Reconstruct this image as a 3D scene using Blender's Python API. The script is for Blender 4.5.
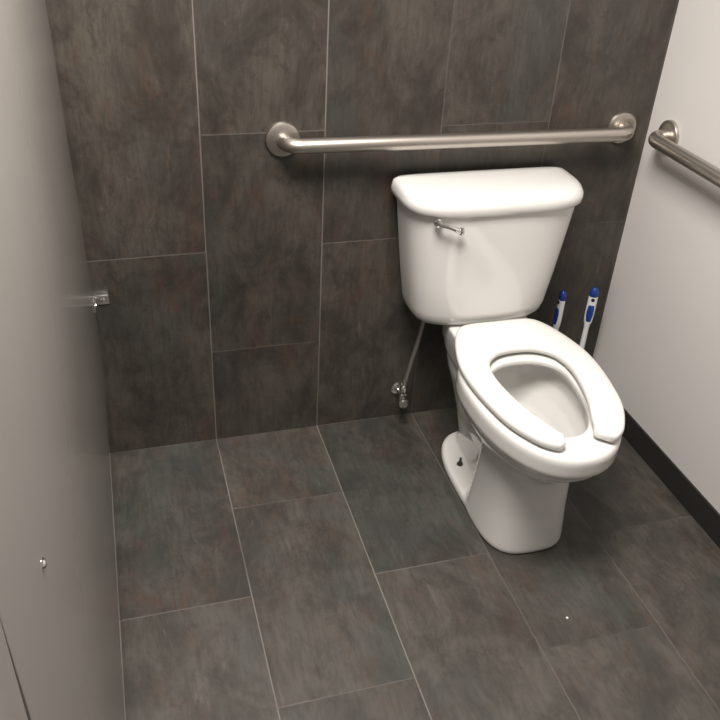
import bpy, bmesh, math
from mathutils import Vector, Matrix

S = bpy.context.scene
COL = S.collection
for o in list(bpy.data.objects):
    bpy.data.objects.remove(o)

# ------------------------------------------------------------------ camera
cam_d = bpy.data.cameras.new('camera')
cam = bpy.data.objects.new('camera', cam_d)
COL.objects.link(cam)
cam_d.sensor_width = 36.0
cam_d.sensor_fit = 'HORIZONTAL'
cam_d.lens = 835.58 / 720 * 36.0
cam_d.clip_start = 0.02
YAW, PITCH, ROLL = 0.3126, 0.5790, 0.0606
F = Vector((math.sin(YAW) * math.cos(PITCH), math.cos(YAW) * math.cos(PITCH), -math.sin(PITCH)))
R0 = Vector((math.cos(YAW), -math.sin(YAW), 0))
U0 = R0.cross(F)
R = R0 * math.cos(ROLL) + U0 * math.sin(ROLL)
U = -R0 * math.sin(ROLL) + U0 * math.cos(ROLL)
M = Matrix((R, U, -F)).transposed().to_4x4()
M.translation = Vector((-0.2029, -1.9585, 1.5687))
cam.matrix_world = M
S.camera = cam

# ------------------------------------------------------------------ light
S.view_settings.view_transform = 'Standard'
S.view_settings.look = 'None'
S.view_settings.gamma = 1.0
S.view_settings.use_curve_mapping = False
S.view_settings.exposure = 0.75

W = bpy.data.worlds.new('world')
S.world = W
W.use_nodes = True
W.node_tree.nodes['Background'].inputs['Color'].default_value = (1.0, 0.945, 0.89, 1)
W.node_tree.nodes['Background'].inputs['Strength'].default_value = 0.14

def area(name, loc, sx, sy, power, col):
    d = bpy.data.lights.new(name, 'AREA')
    d.shape = 'RECTANGLE'
    d.size, d.size_y = sx, sy
    d.energy = power
    d.color = col
    o = bpy.data.objects.new(name, d)
    COL.objects.link(o)
    o.location = loc
    return o

area('ceiling_light', (0.03, -1.00, 2.43), 0.80, 0.60, 52.0, (1.0, 0.945, 0.893))

# ------------------------------------------------------------------ helpers
def tag(o, label=None, cat=None, group=None, kind=None):
    if label: o['label'] = label
    if cat: o['category'] = cat
    if group: o['group'] = group
    if kind: o['kind'] = kind
    return o

def empty(name, loc, label, cat, group=None):
    o = bpy.data.objects.new(name, None)
    o.empty_display_size = 0.05
    COL.objects.link(o)
    o.location = loc
    return tag(o, label, cat, group)

def obj(name, bm, mat, parent=None, smooth=True, angle=40):
    bmesh.ops.recalc_face_normals(bm, faces=bm.faces[:])
    me = bpy.data.meshes.new(name)
    bm.to_mesh(me)
    bm.free()
    if smooth:
        for p in me.polygons:
            p.use_smooth = True
        me.set_sharp_from_angle(angle=math.radians(angle))
    if mat: me.materials.append(mat)
    o = bpy.data.objects.new(name, me)
    COL.objects.link(o)
    if parent: o.parent = parent
    return o

def baked(o):
    """replace an object's mesh by its modifier result"""
    dg = bpy.context.evaluated_depsgraph_get()
    dg.update()
    me = bpy.data.meshes.new_from_object(o.evaluated_get(dg))
    o.modifiers.clear()
    o.data = me
    for p in me.polygons:
        p.use_smooth = True
    return o

def box(bm, x0, x1, y0, y1, z0, z1, bevel=0.0, seg=2):
    r = bmesh.ops.create_cube(bm, size=1.0)
    for v in r['verts']:
        v.co = Vector((x0 + (v.co.x + .5) * (x1 - x0), y0 + (v.co.y + .5) * (y1 - y0), z0 + (v.co.z + .5) * (z1 - z0)))
    if bevel > 0:
        es = {e for v in r['verts'] for e in v.link_edges}
        bmesh.ops.bevel(bm, geom=list(es), offset=bevel, segments=seg, profile=0.5, affect='EDGES')

def loft(bm, rings, cap=True, close=False):
    vs = [[bm.verts.new(p) for p in r] for r in rings]
    n = len(vs[0])
    m = len(vs)
    for i in range(m if close else m - 1):
        a, b = vs[i], vs[(i + 1) % m]
        for j in range(n):
            bm.faces.new((a[j], a[(j + 1) % n], b[(j + 1) % n], b[j]))
    if cap and not close:
        bm.faces.new(vs[0])
        bm.faces.new(vs[-1])

def tube(bm, pts, r, n=16, cap=True):
    """round tube along a polyline, r a number or one radius per point"""
    pts = [Vector(p) for p in pts]
    rs = r if isinstance(r, (list, tuple)) else [r] * len(pts)
    rings = []
    ref = None
    for i, p in enumerate(pts):
        t = (pts[min(i + 1, len(pts) - 1)] - pts[max(i - 1, 0)]).normalized()
        if ref is None:
            ref = t.orthogonal().normalized()
        ref = (ref - t * ref.dot(t)).normalized()
        b = t.cross(ref)
        rings.append([p + (ref * math.cos(2 * math.pi * k / n) + b * math.sin(2 * math.pi * k / n)) * rs[i] for k in range(n)])
    loft(bm, rings, cap)

def lathe(bm, prof, origin, axis, n=32):
    """prof: list of (radius, height along axis)"""
    axis = Vector(axis).normalized()
    a = axis.orthogonal().normalized()
    b = axis.cross(a)
    o = Vector(origin)
    loft(bm, [[o + axis * h + (a * math.cos(2 * math.pi * k / n) + b * math.sin(2 * math.pi * k / n)) * max(r, 1e-5)
               for k in range(n)] for r, h in prof])

def arc_bend(p0, p1, p2, rad, n=8):
    """round the corner p1 of p0-p1-p2"""
    p0, p1, p2 = map(Vector, (p0, p1, p2))
    d0 = (p0 - p1).normalized(); d1 = (p2 - p1).normalized()
    ang = d0.angle(d1)
    L = rad / math.tan(ang / 2)
    a = p1 + d0 * L; c = p1 + d1 * L
    cen = p1 + (d0 + d1).normalized() * (rad / math.sin(ang / 2))
    out = []
    va, vc = a - cen, c - cen
    tot = va.angle(vc)
    for i in range(n + 1):
        t = i / n
        v = (va * math.sin((1 - t) * tot) + vc * math.sin(t * tot)) / math.sin(tot)
        out.append(cen + v)
    return out

# ------------------------------------------------------------------ materials
def newmat(name):
    m = bpy.data.materials.new(name)
    m.use_nodes = True
    return m, m.node_tree, m.node_tree.nodes['Principled BSDF']

def plain(name, col, rough=0.4, metal=0.0, coat=0.0, bump=0.0, bscale=200, ior=1.5):
    m, nt, b = newmat(name)
    b.inputs['Base Color'].default_value = (*col, 1)
    b.inputs['Roughness'].default_value = rough
    b.inputs['Metallic'].default_value = metal
    b.inputs['Coat Weight'].default_value = coat
    b.inputs['Coat Roughness'].default_value = 0.06
    b.inputs['IOR'].default_value = ior
    tc = nt.nodes.new('ShaderNodeTexCoord')
    nz = nt.nodes.new('ShaderNodeTexNoise')
    nz.inputs['Scale'].default_value = bscale
    nz.inputs['Detail'].default_value = 4
    nt.links.new(tc.outputs['Object'], nz.inputs['Vector'])
    # slight roughness variation
    mr = nt.nodes.new('ShaderNodeMapRange')
    mr.inputs['To Min'].default_value = rough * 0.85
    mr.inputs['To Max'].default_value = min(1, rough * 1.15)
    nt.links.new(nz.outputs['Fac'], mr.inputs['Value'])
    nt.links.new(mr.outputs['Result'], b.inputs['Roughness'])
    if bump > 0:
        bp = nt.nodes.new('ShaderNodeBump')
        bp.inputs['Strength'].default_value = bump
        bp.inputs['Distance'].default_value = 0.002
        nt.links.new(nz.outputs['Fac'], bp.inputs['Height'])
        nt.links.new(bp.outputs['Normal'], b.inputs['Normal'])
    return m

def tile_mat(name, along, seed, tint=(1, 1, 1), rough=0.42):
    """rusted-metal look porcelain tile, 12 x 24 inch running bond; long side runs along z (wall) or y (floor)"""
    m, nt, b = newmat(name)
    N, L = nt.nodes, nt.links
    def math_(op, a, c=None, d=None):
        n = N.new('ShaderNodeMath'); n.operation = op
        for i, v in enumerate((a, c, d)):
            if v is None: continue
            if isinstance(v, (int, float)): n.inputs[i].default_value = v
            else: L.new(v, n.inputs[i])
        return n.outputs[0]
    def mixc(fac, c1, c2, mode='MIX'):
        n = N.new('ShaderNodeMix'); n.data_type = 'RGBA'; n.blend_type = mode
        for s, v in ((n.inputs[0], fac), (n.inputs[6], c1), (n.inputs[7], c2)):
            if isinstance(v, (int, float)): s.default_value = v
            elif isinstance(v, tuple): s.default_value = (*v, 1)
            else: L.new(v, s)
        return n.outputs[2]
    tc = N.new('ShaderNodeTexCoord')
    sp = N.new('ShaderNodeSeparateXYZ'); L.new(tc.outputs['Object'], sp.inputs[0])
    x = sp.outputs['X']
    u = sp.outputs['Z'] if along == 'z' else math_('MULTIPLY', sp.outputs['Y'], -1.0)
    W_, H_, G = 0.3048, 0.6096, 0.0032
    xi = math_('DIVIDE', x, W_)
    col = math_('FLOOR', xi)
    odd = math_('FLOORED_MODULO', col, 2.0)
    us = math_('ADD', u, math_('MULTIPLY', math_('SUBTRACT', 1.0, odd), 0.3048))
    ui = math_('DIVIDE', us, H_)
    row = math_('FLOOR', ui)
    def edge(t, size):                       # distance to nearest joint in metres
        f = math_('FRACT', t)
        return math_('MULTIPLY', math_('MINIMUM', f, math_('SUBTRACT', 1.0, f)), size)
    dx, du = edge(xi, W_), edge(ui, H_)
    d = math_('MINIMUM', dx, du)
    gm = N.new('ShaderNodeMapRange'); gm.interpolation_type = 'SMOOTHSTEP'
    L.new(d, gm.inputs['Value'])
    gm.inputs['From Min'].default_value = G * 0.35
    gm.inputs['From Max'].default_value = G * 0.65
    gm.inputs['To Min'].default_value = 1.0; gm.inputs['To Max'].default_value = 0.0
    grout = gm.outputs['Result']
    # per tile random offset
    cx = N.new('ShaderNodeCombineXYZ')
    L.new(col, cx.inputs[0]); L.new(row, cx.inputs[1]); cx.inputs[2].default_value = seed
    wn = N.new('ShaderNodeTexWhiteNoise'); L.new(cx.outputs[0], wn.inputs['Vector'])
    off = N.new('ShaderNodeVectorMath'); off.operation = 'SCALE'; off.inputs['Scale'].default_value = 9.0
    L.new(wn.outputs['Color'], off.inputs[0])
    pc = N.new('ShaderNodeCombineXYZ'); L.new(x, pc.inputs[0]); L.new(u, pc.inputs[1])
    pos = N.new('ShaderNodeVectorMath'); pos.operation = 'ADD'
    L.new(pc.outputs[0], pos.inputs[0]); L.new(off.outputs[0], pos.inputs[1])
    def noise(scale, sx, sy, detail=5, rough=0.6, dist=0.0, shift=0.0):
        mp = N.new('ShaderNodeMapping'); mp.inputs['Scale'].default_value = (sx, sy, 1)
        mp.inputs['Location'].default_value = (shift, shift * .7, shift)
        L.new(pos.outputs[0], mp.inputs['Vector'])
        n = N.new('ShaderNodeTexNoise')
        n.inputs['Scale'].default_value = scale; n.inputs['Detail'].default_value = detail
        n.inputs['Roughness'].default_value = rough; n.inputs['Distortion'].default_value = dist
        L.new(mp.outputs[0], n.inputs['Vector'])
        return n.outputs['Fac']
    def ramp(v, lo, hi):
        r = N.new('ShaderNodeMapRange'); r.interpolation_type = 'SMOOTHSTEP'
        r.inputs['From Min'].default_value = lo; r.inputs['From Max'].default_value = hi
        L.new(v, r.inputs['Value'])
        return r.outputs['Result']
    T = lambda c: tuple(a * t for a, t in zip(c, tint))
    cloud = noise(7.5, 1.0, 0.6, 9, 0.74, 0.4)
    spot = noise(20.0, 1.1, 0.75, 9, 0.75, 0.6, 3.1)
    grain = noise(55.0, 1.6, 0.22, 6, 0.72, 0.2, 5.3)
    fine = noise(30.0, 1.0, 0.35, 6, 0.7, 0.2, 3.1)
    rust = noise(8.5, 1.3, 0.6, 9, 0.78, 0.5, 7.7)
    blue = noise(4.0, 1.0, 0.6, 4, 0.6, 0.3, 12.3)
    strk = noise(10.0, 2.2, 0.35, 8, 0.75, 0.4, 19.1)
    c = mixc(ramp(cloud, 0.34, 0.66), T((0.040, 0.034, 0.029)), T((0.100, 0.088, 0.076)))
    c = mixc(math_('MULTIPLY', ramp(blue, 0.50, 0.72), 0.50), c, T((0.066, 0.074, 0.072)))
    c = mixc(math_('MULTIPLY', ramp(rust, 0.52, 0.68), 0.62), c, T((0.098, 0.058, 0.042)))
    c = mixc(math_('MULTIPLY', ramp(spot, 0.52, 0.66), 0.50), c, T((0.032, 0.026, 0.022)))
    c = mixc(math_('MULTIPLY', ramp(grain, 0.45, 0.65), 0.40), c, T((0.036, 0.030, 0.026)))
    c = mixc(math_('MULTIPLY', ramp(strk, 0.60, 0.74), 0.45), c, T((0.19, 0.165, 0.15)))
    bri = N.new('ShaderNodeMapRange')
    bri.inputs['To Min'].default_value = 0.86; bri.inputs['To Max'].default_value = 1.14
    L.new(wn.outputs['Value'], bri.inputs['Value'])
    sc = N.new('ShaderNodeVectorMath'); sc.operation = 'SCALE'
    L.new(c, sc.inputs[0]); L.new(bri.outputs[0], sc.inputs['Scale'])
    gfade = ramp(noise(3.0, 1, 1, 3, 0.5, 0, 31.0), 0.30, 0.62)
    vert = math_('LESS_THAN', dx, du)
    gs = math_('MULTIPLY', grout, math_('ADD', math_('MULTIPLY', gfade, 0.30), math_('ADD', -0.04, math_('MULTIPLY', vert, 0.23))))
    side = math_('SUBTRACT', 1.0, math_('MULTIPLY', math_('GREATER_THAN', x, 0.5), 0.62))   # grout matched closer to the tile on the right
    gs = math_('MULTIPLY', gs, side)
    c2 = mixc(gs, sc.outputs[0], (0.26, 0.235, 0.21))
    L.new(c2, b.inputs['Base Color'])
    rr = N.new('ShaderNodeMapRange')
    rr.inputs['To Min'].default_value = rough - 0.08; rr.inputs['To Max'].default_value = rough + 0.12
    L.new(fine, rr.inputs['Value'])
    L.new(math_('ADD', rr.outputs[0], math_('MULTIPLY', grout, 0.3)), b.inputs['Roughness'])
    h = math_('SUBTRACT', math_('MULTIPLY', fine, 0.25), grout)
    bp = N.new('ShaderNodeBump'); bp.inputs['Strength'].default_value = 0.35; bp.inputs['Distance'].default_value = 0.0012
    L.new(h, bp.inputs['Height']); L.new(bp.outputs['Normal'], b.inputs['Normal'])
    return m

M_WALLTILE = tile_mat('dark wall tile', 'z', 1.0, tint=(0.71, 0.70, 0.67))
M_FLOORTILE = tile_mat('dark floor tile', 'y', 5.0, tint=(0.75, 0.77, 0.755), rough=0.45)
M_PAINT = plain('white painted wall', (0.57, 0.548, 0.528), 0.55, bump=0.06, bscale=260)
M_BASE = plain('black vinyl', (0.016, 0.014, 0.013), 0.45)
M_CERAMIC = plain('white vitreous china', (0.66, 0.65, 0.625), 0.10, coat=0.5, bscale=8)
M_SEAT = plain('white seat plastic', (0.68, 0.665, 0.64), 0.24, bscale=20)
M_STEEL = plain('brushed stainless steel', (0.50, 0.46, 0.415), 0.38, metal=1.0, bump=0.02, bscale=420)
M_CHROME = plain('chrome', (0.80, 0.78, 0.76), 0.10, metal=1.0)
M_BRIGHT = plain('bright satin steel', (0.85, 0.83, 0.80), 0.30, metal=1.0)
M_BRAID = plain('braided steel hose', (0.34, 0.32, 0.29), 0.45, metal=0.8, bump=0.5, bscale=900)
M_PANEL = plain('grey powder coated partition', (0.265, 0.25, 0.232), 0.19, bscale=3)
M_BLUE = plain('blue rubber grip', (0.010, 0.040, 0.22), 0.35)
M_WPLAST = plain('white plastic', (0.70, 0.70, 0.70), 0.30)
M_BRISTLE = plain('white bristles', (0.6, 0.6, 0.6), 0.8, bump=0.8, bscale=300)
M_DARKMETAL = plain('dark tarnished metal', (0.10, 0.085, 0.07), 0.4, metal=0.8)
M_LINT = plain('white lint', (0.75, 0.73, 0.7), 0.8)

def water_mat():
    m, nt, b = newmat('toilet water')
    b.inputs['Base Color'].default_value = (0.97, 0.98, 0.98, 1)
    b.inputs['Roughness'].default_value = 0.02
    b.inputs['IOR'].default_value = 1.333
    b.inputs['Transmission Weight'].default_value = 1.0
    return m
M_WATER = water_mat()

# ------------------------------------------------------------------ setting
XR = 1.2225                      # right wall
def slab(name, mat, x0, x1, y0, y1, z0, z1):
    bm = bmesh.new()
    box(bm, x0, x1, y0, y1, z0, z1)
    o = obj(name, bm, mat, smooth=False)
    o['kind'] = 'structure'
    return o

slab('floor', M_FLOORTILE, -1.8, XR + 0.12, -3.0, 0.12, -0.10, 0.0)
slab('wall_back', M_WALLTILE, -1.8, XR, 0.0, 0.12, 0.0, 2.6)
slab('wall_right', M_PAINT, XR, XR + 0.12, -3.0, 0.12, 0.0, 2.6)

bm = bmesh.new()
prof = [(XR, 0.0), (XR - 0.0065, 0.0), (XR - 0.0065, 0.074), (XR - 0.005, 0.079), (XR, 0.080)]
loft(bm, [[(x, y, z) for x, z in prof] for y in (-3.0, -0.0005)])
tag(obj('baseboard_right', bm, M_BASE, angle=20), kind='structure')

# ------------------------------------------------------------------ toilet
CX = 0.724
toilet = empty('toilet', (CX, 0, 0), 'white two-piece toilet with open front seat against the dark tiled wall', 'toilet')
NP = 72
def egg(z, v0, af, ab, w, n=2.2, nb=None):
    """outline ring in toilet coordinates; v is distance from the wall"""
    pts = []
    for k in range(NP):
        t = 2 * math.pi * k / NP
        c, s = math.cos(t), math.sin(t)
        e = n if c >= 0 else (nb or n)
        uu = w * math.copysign(abs(s) ** (2 / e), s)
        vv = v0 + (af if c >= 0 else ab) * math.copysign(abs(c) ** (2 / e), c)
        pts.append(Vector((uu, -vv, z)))
    return pts

def sway(v):                                  # the bowl sits a little askew under the tank
    return 0.016 - (v - 0.25) * 0.031
def raised(rings, dz=0.015):
    return [[p + Vector((sway(-p.y), 0, dz)) for p in r] for r in rings]
bm = bmesh.new()
# bowl, outside
loft(bm, raised([egg(.16, .45, .14, .12, .07), egg(.20, .45, .17, .16, .095), egg(.245, .45, .205, .18, .118), egg(.285, .45, .255, .20, .146),
          egg(.315, .45, .288, .20, .163), egg(.336, .45, .298, .20, .168), egg(.342, .45, .309, .20, .1755), egg(.350, .45, .313, .20, .178), egg(.385, .45, .314, .20, .178),
          egg(.396, .45, .311, .20, .176), egg(.401, .45, .302, .195, .169)]))
# front pedestal
loft(bm, [egg(0, .49, .146, .13, .113, 3.0), egg(.012, .49, .149, .13, .115, 3.0), egg(.03, .49, .148, .10, .114, 3.0), egg(.12, .49, .142, .085, .109, 2.9),
          egg(.20, .49, .142, .075, .106, 2.8), egg(.26, .49, .145, .07, .107, 2.6), egg(.33, .49, .150, .07, .11, 2.4)])
# foot behind it
loft(bm, [egg(0, .36, .20, .217, .112, 3.2, 2.6), egg(.010, .36, .20, .219, .114, 3.2, 2.6), egg(.022, .36, .20, .217, .112, 3.2, 2.6), egg(.028, .36, .20, .211, .106, 3.2, 2.6)])
# narrow trapway column at the back, widening up to the deck
loft(bm, [egg(.015, .30, .20, .145, .048, 3), egg(.06, .30, .20, .140, .046, 3), egg(.13, .29, .20, .16, .052, 3), egg(.20, .27, .2, .17, .066, 3),
          egg(.27, .25, .2, .17, .084, 3), egg(.33, .23, .2, .17, .090, 3.5), egg(.36, .21, .2, .16, .096, 4)])
loft(bm, raised([egg(.20, .27, .16, .15, .072, 3), egg(.26, .24, .16, .16, .094, 3), egg(.31, .21, .16, .155, .110, 3.5), egg(.36, .21, .16, .16, .118, 4), egg(.397, .21, .16, .165, .121, 5), egg(.401, .21, .16, .160, .117, 5)]))
bowl = obj('bowl', bm, M_CERAMIC, toilet)
bm = bmesh.new()
# the hollow of the bowl
loft(bm, raised([egg(.44, .45, .232, .092, .108), egg(.403, .45, .232, .092, .108), egg(.397, .45, .226, .086, .102), egg(.383, .45, .226, .086, .102),
          egg(.372, .45, .236, .125, .120), egg(.355, .45, .240, .143, .125), egg(.32, .45, .238, .148, .124), egg(.28, .45, .215, .14, .110),
          egg(.24, .44, .160, .12, .088), egg(.21, .43, .105, .09, .062), egg(.18, .42, .05, .05, .035)]))
cut = obj('hollow', bm, None, toilet)
rm = bowl.modifiers.new('r', 'REMESH'); rm.mode = 'VOXEL'; rm.voxel_size = 0.004
bo = bowl.modifiers.new('b', 'BOOLEAN'); bo.operation = 'DIFFERENCE'; bo.solver = 'EXACT'; bo.object = cut
rm = bowl.modifiers.new('r2', 'REMESH'); rm.mode = 'VOXEL'; rm.voxel_size = 0.003
sm = bowl.modifiers.new('s', 'SMOOTH'); sm.factor = 0.5; sm.iterations = 20
baked(bowl)
cm = cut.data
bpy.data.objects.remove(cut)
bpy.data.meshes.remove(cm)

bm = bmesh.new()
loft(bm, raised([egg(.185, .42, .056, .054, .038), egg(.21, .43, .102, .087, .060), egg(.232, .4375, .142, .110, .078)]))
obj('water', bm, M_WATER, toilet)

for s in (-1, 1):
    bm = bmesh.new()
    bx, by = s * 0.072, -0.297
    lathe(bm, [(0, .0285), (.009, .0285), (.009, .0305), (.0068, .0307), (.0068, .036), (.0036, .0365), (.0036, .051), (.0025, .053), (0, .052)], (bx, by, 0), (0, 0, 1), 12)
    o = obj('floor_bolt', bm, M_DARKMETAL, toilet, angle=25)
    o['label'] = 'dark metal bolt through the foot'

# tank
def dshape(z, w, vb, vf, rb=0.025, nf=3.2, bow=0.012):
    """plan of the tank: flat back at vb, rounded front corners, slightly bowed front"""
    pts = []
    v0 = vb + (vf - vb) * 0.30
    for k in range(NP):
        t = 2 * math.pi * k / NP
        c, s = math.cos(t), math.sin(t)
        e = nf if c >= 0 else 8
        uu = w * math.copysign(abs(s) ** (2 / e), s)
        vv = v0 + ((vf - v0) if c >= 0 else (v0 - vb)) * math.copysign(abs(c) ** (2 / e), c)
        pts.append(Vector((uu, -vv, z)))
    return pts
bm = bmesh.new()
loft(bm, [dshape(.4165, .172, .035, .164), dshape(.423, .186, .025, .180), dshape(.438, .194, .020, .189), dshape(.46, .199, .017, .194), dshape(.55, .212, .016, .199),
          dshape(.65, .225, .015, .203), dshape(.757, .238, .014, .207)])
for v in bm.verts: v.co.x += 0.003
tank = obj('tank', bm, M_CERAMIC, toilet, angle=60)
bm = bmesh.new()
loft(bm, [dshape(.750, 0.2355, .010, .208, nf=3.6), dshape(.752, 0.2425, .008, .213, nf=3.6), dshape(.757, 0.2475, .006, .217, nf=3.6), dshape(.770, 0.2485, .006, .218, nf=3.6), dshape(.780, 0.2465, .007, .216, nf=3.6),
          dshape(.790, .244, .010, .208), dshape(.796, .234, .016, .198), dshape(.799, .215, .028, .180), dshape(.801, .17, .05, .15), dshape(.8015, .06, .09, .11)])
obj('tank_lid', bm, M_CERAMIC, toilet, angle=60)
# flush lever
bm = bmesh.new()
lx, lz = -0.178, 0.737
fy = -0.200
lathe(bm, [(0, 0), (.011, 0), (.011, .004), (.008, .006), (.008, .014), (0, .016)], (lx, fy + .006, lz), (0, -1, 0), 20)
tube(bm, [(lx, fy - .010, lz), (lx + .018, fy - .016, lz - .003), (lx + .036, fy - .020, lz - .009), (lx + .048, fy - .021, lz - .015), (lx + .057, fy - .020, lz - .018)],
     [.0055, .005, .0055, .0075, .005], 12)
lathe(bm, [(0, -.009), (.006, -.008), (.008, 0), (.006, .008), (0, .009)], (lx + .055, fy - .021, lz - .016), (0, 0, 1), 14)
obj('flush_lever', bm, M_CHROME, tank, angle=50)['label'] = 'chrome trip lever'

# seat: open-front ring, swept as a cross-section along a U-shaped centre line
def seat_mesh():
    bm = bmesh.new()
    n = 96
    T0, T1 = 0.30, 2 * math.pi - 0.30     # the gap faces the front (t = 0)
    OUT = [(0, .748), (.045, .748), (.072, .742), (.102, .720), (.131, .675), (.152, .625), (.166, .56), (.175, .49), (.177, .43), (.172, .38), (.157, .32), (.138, .268), (.117, .232), (.095, .216), (.06, .212), (0, .212)]
    INN = [(0, .722), (.028, .718), (.044, .698), (.059, .656), (.082, .593), (.098, .52), (.103, .46), (.096, .416), (.082, .390), (.055, .369), (.028, .361), (0, .359)]
    def spline(P):
        L = [0]
        for a, b in zip(P, P[1:]): L.append(L[-1] + math.hypot(a[0] - b[0], a[1] - b[1]))
        def f(s):                                 # s in 0..1, Catmull-Rom
            s = min(max(s, 0), 1) * L[-1]
            k = max(i for i in range(len(P) - 1) if L[i] <= s + 1e-12)
            t = (s - L[k]) / (L[k + 1] - L[k])
            m0 = P[k - 1] if k > 0 else (-P[1][0], P[1][1])
            m3 = P[k + 2] if k + 2 < len(P) else (-P[-2][0], P[-2][1])
            q = []
            for a, b, c, d in zip(m0, P[k], P[k + 1], m3):
                q.append(0.5 * (2 * b + (c - a) * t + (2 * a - 5 * b + 4 * c - d) * t * t + (3 * b - a - 3 * c + d) * t ** 3))
            return q
        return f
    fo, fi = spline(OUT), spline(INN)
    def outer(t):
        s = t / math.pi
        u, v = fo(s if s <= 1 else 2 - s)
        return (u if s <= 1 else -u, v)
    def inner(t):
        s = t / math.pi
        u, v = fi(s if s <= 1 else 2 - s)
        return (u if s <= 1 else -u, v)
    rings = []
    prof = [(0.0, .45), (0.02, .85), (.08, 1.0), (.25, 1.08), (.5, 1.10), (.75, 1.05), (.93, .92), (.985, .75), (1.0, .4), (.97, .08), (.9, 0), (.5, 0), (.1, 0), (.03, .1)]
    zb, th = 0.4225, 0.021
    def ring(t, shrink=0.0):
        ou, ov = outer(t)
        # inner point chosen so the two tips end square at the front gap
        iu, iv = inner(t)
        return [Vector((sway(iv) + 0.001 + 0.006 * a + iu + (ou - iu) * (a + (0.5 - a) * shrink), -(iv + (ov - iv) * (a + (0.5 - a) * shrink)) + 0.012, zb + th * (h + (0.55 - h) * shrink))) for a, h in prof]
    ts = [T0 + (T1 - T0) * i / n for i in range(n + 1)]
    rings.append(ring(T0 - 0.050, 0.75))
    rings.append(ring(T0 - 0.042, 0.40))
    rings.append(ring(T0 - 0.022, 0.12))
    rings += [ring(t) for t in ts]
    rings.append(ring(T1 + 0.022, 0.12))
    rings.append(ring(T1 + 0.042, 0.40))
    rings.append(ring(T1 + 0.050, 0.75))
    loft(bm, rings)
    return bm
seat = obj('seat', seat_mesh(), M_SEAT, toilet, angle=60)
for s in (-1, 1):
    bm = bmesh.new()
    lathe(bm, [(0, .415), (.012, .415), (.012, .420), (.009, .423), (0, .424)], (s * .07 + .017, -0.216, 0), (0, 0, 1), 16)
    obj('seat_hinge', bm, M_WPLAST, seat)

# ------------------------------------------------------------------ supply valve and hose
val = empty('supply_valve', (0.556, 0, 0.115), 'small chrome shut-off valve with grey hose under the left of the toilet tank', 'valve')
bm = bmesh.new()
lathe(bm, [(0, 0), (.021, 0), (.021, .002), (.017, .006), (.010, .009), (0, .009)], (0, 0, -.012), (0, -1, 0), 24)
obj('escutcheon', bm, M_CHROME, val)
bm = bmesh.new()
tube(bm, [(0, 0, -.012), (0, -.035, -.012)], .007, 14)
lathe(bm, [(0, -.02), (.011, -.02), (.012, -.012), (.012, .012), (.009, .016), (.009, .024), (.011, .025), (.011, .038), (0, .038)], (0, -.048, -.012), (0, 0, 1), 16)
obj('valve_body', bm, M_CHROME, val, angle=30)
bm = bmesh.new()
tube(bm, [(0, -.050, -.012), (-.004, -.072, -.012)], .005, 10)
lathe(bm, [(0, -.004), (.011, -.004), (.015, -.001), (.015, .004), (.010, .008), (0, .008)], (-.006, -.078, -.012), (-.15, -1, .1), 20)
obj('valve_handle', bm, M_CHROME, val, angle=30)
bm = bmesh.new()
hp = [(0, -.048, .026), (.005, -.052, .06), (.014, -.060, .13), (.024, -.068, .20), (.029, -.076, .26), (.032, -.08, .287)]
tube(bm, hp, .0062, 12)
obj('supply_hose', bm, M_BRAID, val)
bm = bmesh.new()
lathe(bm, [(0, 0), (.012, 0), (.015, .005), (.015, .014), (0, .014)], (.032, -.08, .284), (0, 0, 1), 12)
obj('coupling_nut', bm, M_WPLAST, val, angle=30)['label'] = 'pale plastic nut at the top of the hose'

# ------------------------------------------------------------------ grab bars
def grab_bar(name, root_loc, p_a, p_b, out, label):
    """wall-mounted bar from foot p_a to foot p_b (relative), standing off along 'out'"""
    t = empty(name, root_loc, label, 'grab bar', 'stainless grab bars')
    out = Vector(out); a = Vector(p_a); b = Vector(p_b)
    r = 0.0185
    c0, c1 = a + out * 0.058, b + out * 0.058
    pts = [a + out * 0.004] + arc_bend(a, c0, c1, 0.036) + arc_bend(c0, c1, b, 0.036) + [b + out * 0.004]
    bm = bmesh.new(); tube(bm, pts, r, 24)
    obj('rail', bm, M_STEEL, t)
    for p in (a, b):
        bm = bmesh.new()
        lathe(bm, [(0, 0), (.043, 0), (.043, .005), (.041, .0085), (.036, .0105), (.024, .0125), (.0185, .0130), (0, .0130)], p, out, 40)
        obj('flange', bm, M_STEEL, t, angle=35)
    return t
grab_bar('grab_bar', (0.665, 0, 0.893), (-0.467, 0, 0.004), (0.470, 0, -0.004), (0, -1, 0),
         'brushed steel grab bar on the dark tiled wall above the toilet')
grab_bar('grab_bar', (XR, -0.60, 0.892), (0, 0.503, 0), (0, -0.563, 0.0), (-1, 0, 0),
         'brushed steel grab bar on the white wall right of the toilet')

# ------------------------------------------------------------------ partition
PZ = 0.30
part = empty('stall_partition', (-0.286, -0.80, PZ), 'grey stall partition panel raised off the floor at the left', 'partition')
part.rotation_euler = (0, -0.0155, 0)
bm = bmesh.new()
box(bm, -0.025, 0, -0.777, 0.790, 0, 1.50, 0.0025, 2)
obj('panel_board', bm, M_PANEL, part, angle=30)
br = None
bm = bmesh.new()
zc = 0.207
box(bm, -0.001, 0.037, 0.7965, 0.8000, zc - .020, zc + .012, 0.001)     # ear on the wall
box(bm, -0.0005, 0.0030, 0.758, 0.7995, zc - .020, zc + .012, 0.001)   # leg along the panel
box(bm, -0.0005, 0.036, 0.783, 0.7995, zc + .008, zc + .0125, 0.001)    # folded top edge
br = obj('wall_bracket', bm, M_BRIGHT, part, angle=30)
br['label'] = 'chrome bracket fixing the panel to the wall'
bm = bmesh.new()
lathe(bm, [(0, 0), (.006, 0), (.0055, .003), (.003, .005), (0, .0055)], (.022, .7965, zc - .006), (0, -1, 0), 14)
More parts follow.
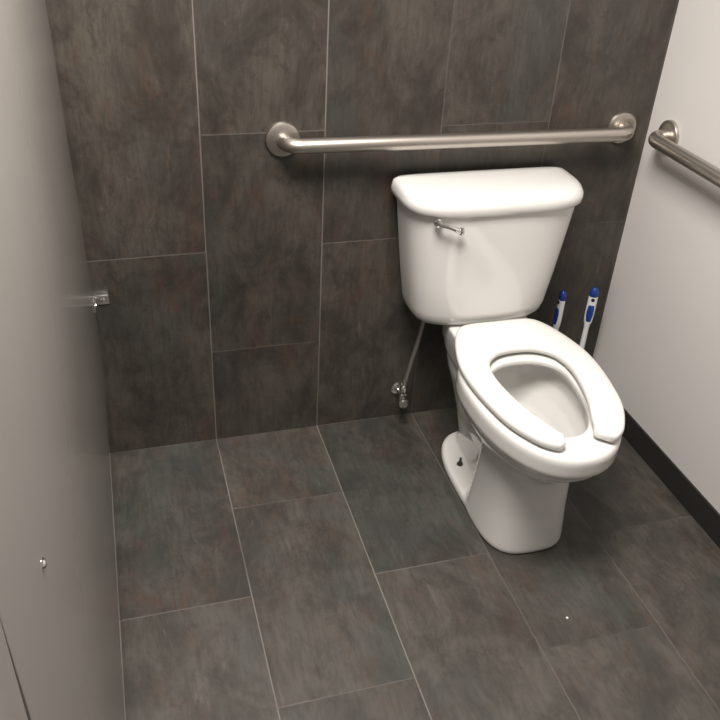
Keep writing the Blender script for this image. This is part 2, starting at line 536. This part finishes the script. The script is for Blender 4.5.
lathe(bm, [(0, 0), (.006, 0), (.0055, .003), (.003, .005), (0, .0055)], (.003, .772, zc - .008), (1, 0, 0), 14)
obj('bolt', bm, M_CHROME, br)
bm = bmesh.new()
lathe(bm, [(0, 0), (.0055, 0), (.005, .0015), (.0035, .0028), (0, .0034)], (0, -0.618, 0.728), (1, 0, 0), 18)
obj('bolt', bm, M_CHROME, part)['label'] = 'chrome bolt head on the panel face'

pil = empty('stall_pilaster', (-0.2905, -1.76, 0), 'grey pilaster joining the partition panel, cut off at the lower left corner', 'partition post')
bm = bmesh.new()
box(bm, -0.030, -0.008, -0.20, 0.1795, 0.0, 2.10, 0.0025, 2)
obj('post_board', bm, M_PANEL, pil, angle=30)

# ------------------------------------------------------------------ toilet brushes
def brush(loc, rz, lean, label):
    t = empty('toilet_brush', loc, label, 'brush', 'blue and white brushes behind the toilet')
    t.rotation_euler = (lean[0], lean[1], rz)
    bm = bmesh.new()
    lathe(bm, [(0, 0), (.030, .004), (.036, .02), (.036, .06), (.028, .08), (.012, .088), (0, .088)], (0, 0, 0), (0, 0, 1), 24)
    obj('brush_head', bm, M_BRISTLE, t)
    bm = bmesh.new()
    tube(bm, [(0, 0, .084), (0, 0, .16), (0, 0, .29), (0, 0, .31)], [.010, .0085, .0080, .010], 14)
    obj('stem', bm, M_WPLAST, t)
    # white handle body: flattened paddle with a hanging hole
    def oval(z, w, d, n=24):
        return [Vector((w * math.cos(2 * math.pi * k / n), d * math.sin(2 * math.pi * k / n), z)) for k in range(n)]
    bm = bmesh.new()
    loft(bm, [oval(.300, .0085, .0085), oval(.312, .0125, .0095), oval(.335, .0140, .0100), oval(.36, .0140, .010), oval(.385, .0140, .0095), oval(.400, .0135, .009), oval(.408, .0125, .0085)])
    obj('handle', bm, M_WPLAST, t)
    bm = bmesh.new()
    loft(bm, [oval(.310, .006, .004), oval(.316, .0100, .0110), oval(.335, .0125, .0120), oval(.355, .0125, .0120), oval(.370, .0115, .0115), oval(.376, .008, .006)])
    loft(bm, [oval(.398, .013, .009), oval(.402, .0140, .0105), oval(.412, .0135, .0105), oval(.422, .0105, .009), oval(.427, .005, .005)])
    obj('grip', bm, M_BLUE, t)['label'] = 'blue rubber grip'
    bm = bmesh.new()
    lathe(bm, [(0, -.0106), (.0055, -.0106), (.0060, 0), (.0055, .0106), (0, .0106)], (0, 0, .390), (0, 1, 0), 14)
    obj('hanging_hole', bm, M_BASE, t)
    return t
brush((1.129, -0.062, 0), -0.50, (0, 0), 'blue and white toilet brush nearer the white wall, white eyelet showing')
brush((1.024, -0.062, 0), 1.55, (0, 0), 'blue and white toilet brush nearer the toilet tank, seen side on')

# ------------------------------------------------------------------ small litter
bm = bmesh.new()
lathe(bm, [(0, 0), (.0028, .0002), (.0030, .001), (.0015, .0022), (0, .0025)], (0, 0, 0), (0, 0, 1), 9)
l = obj('lint', bm, M_LINT)
l.location = (0.710, -0.846, 0)
tag(l, 'tiny white speck of lint on the floor in front of the toilet', 'lint')
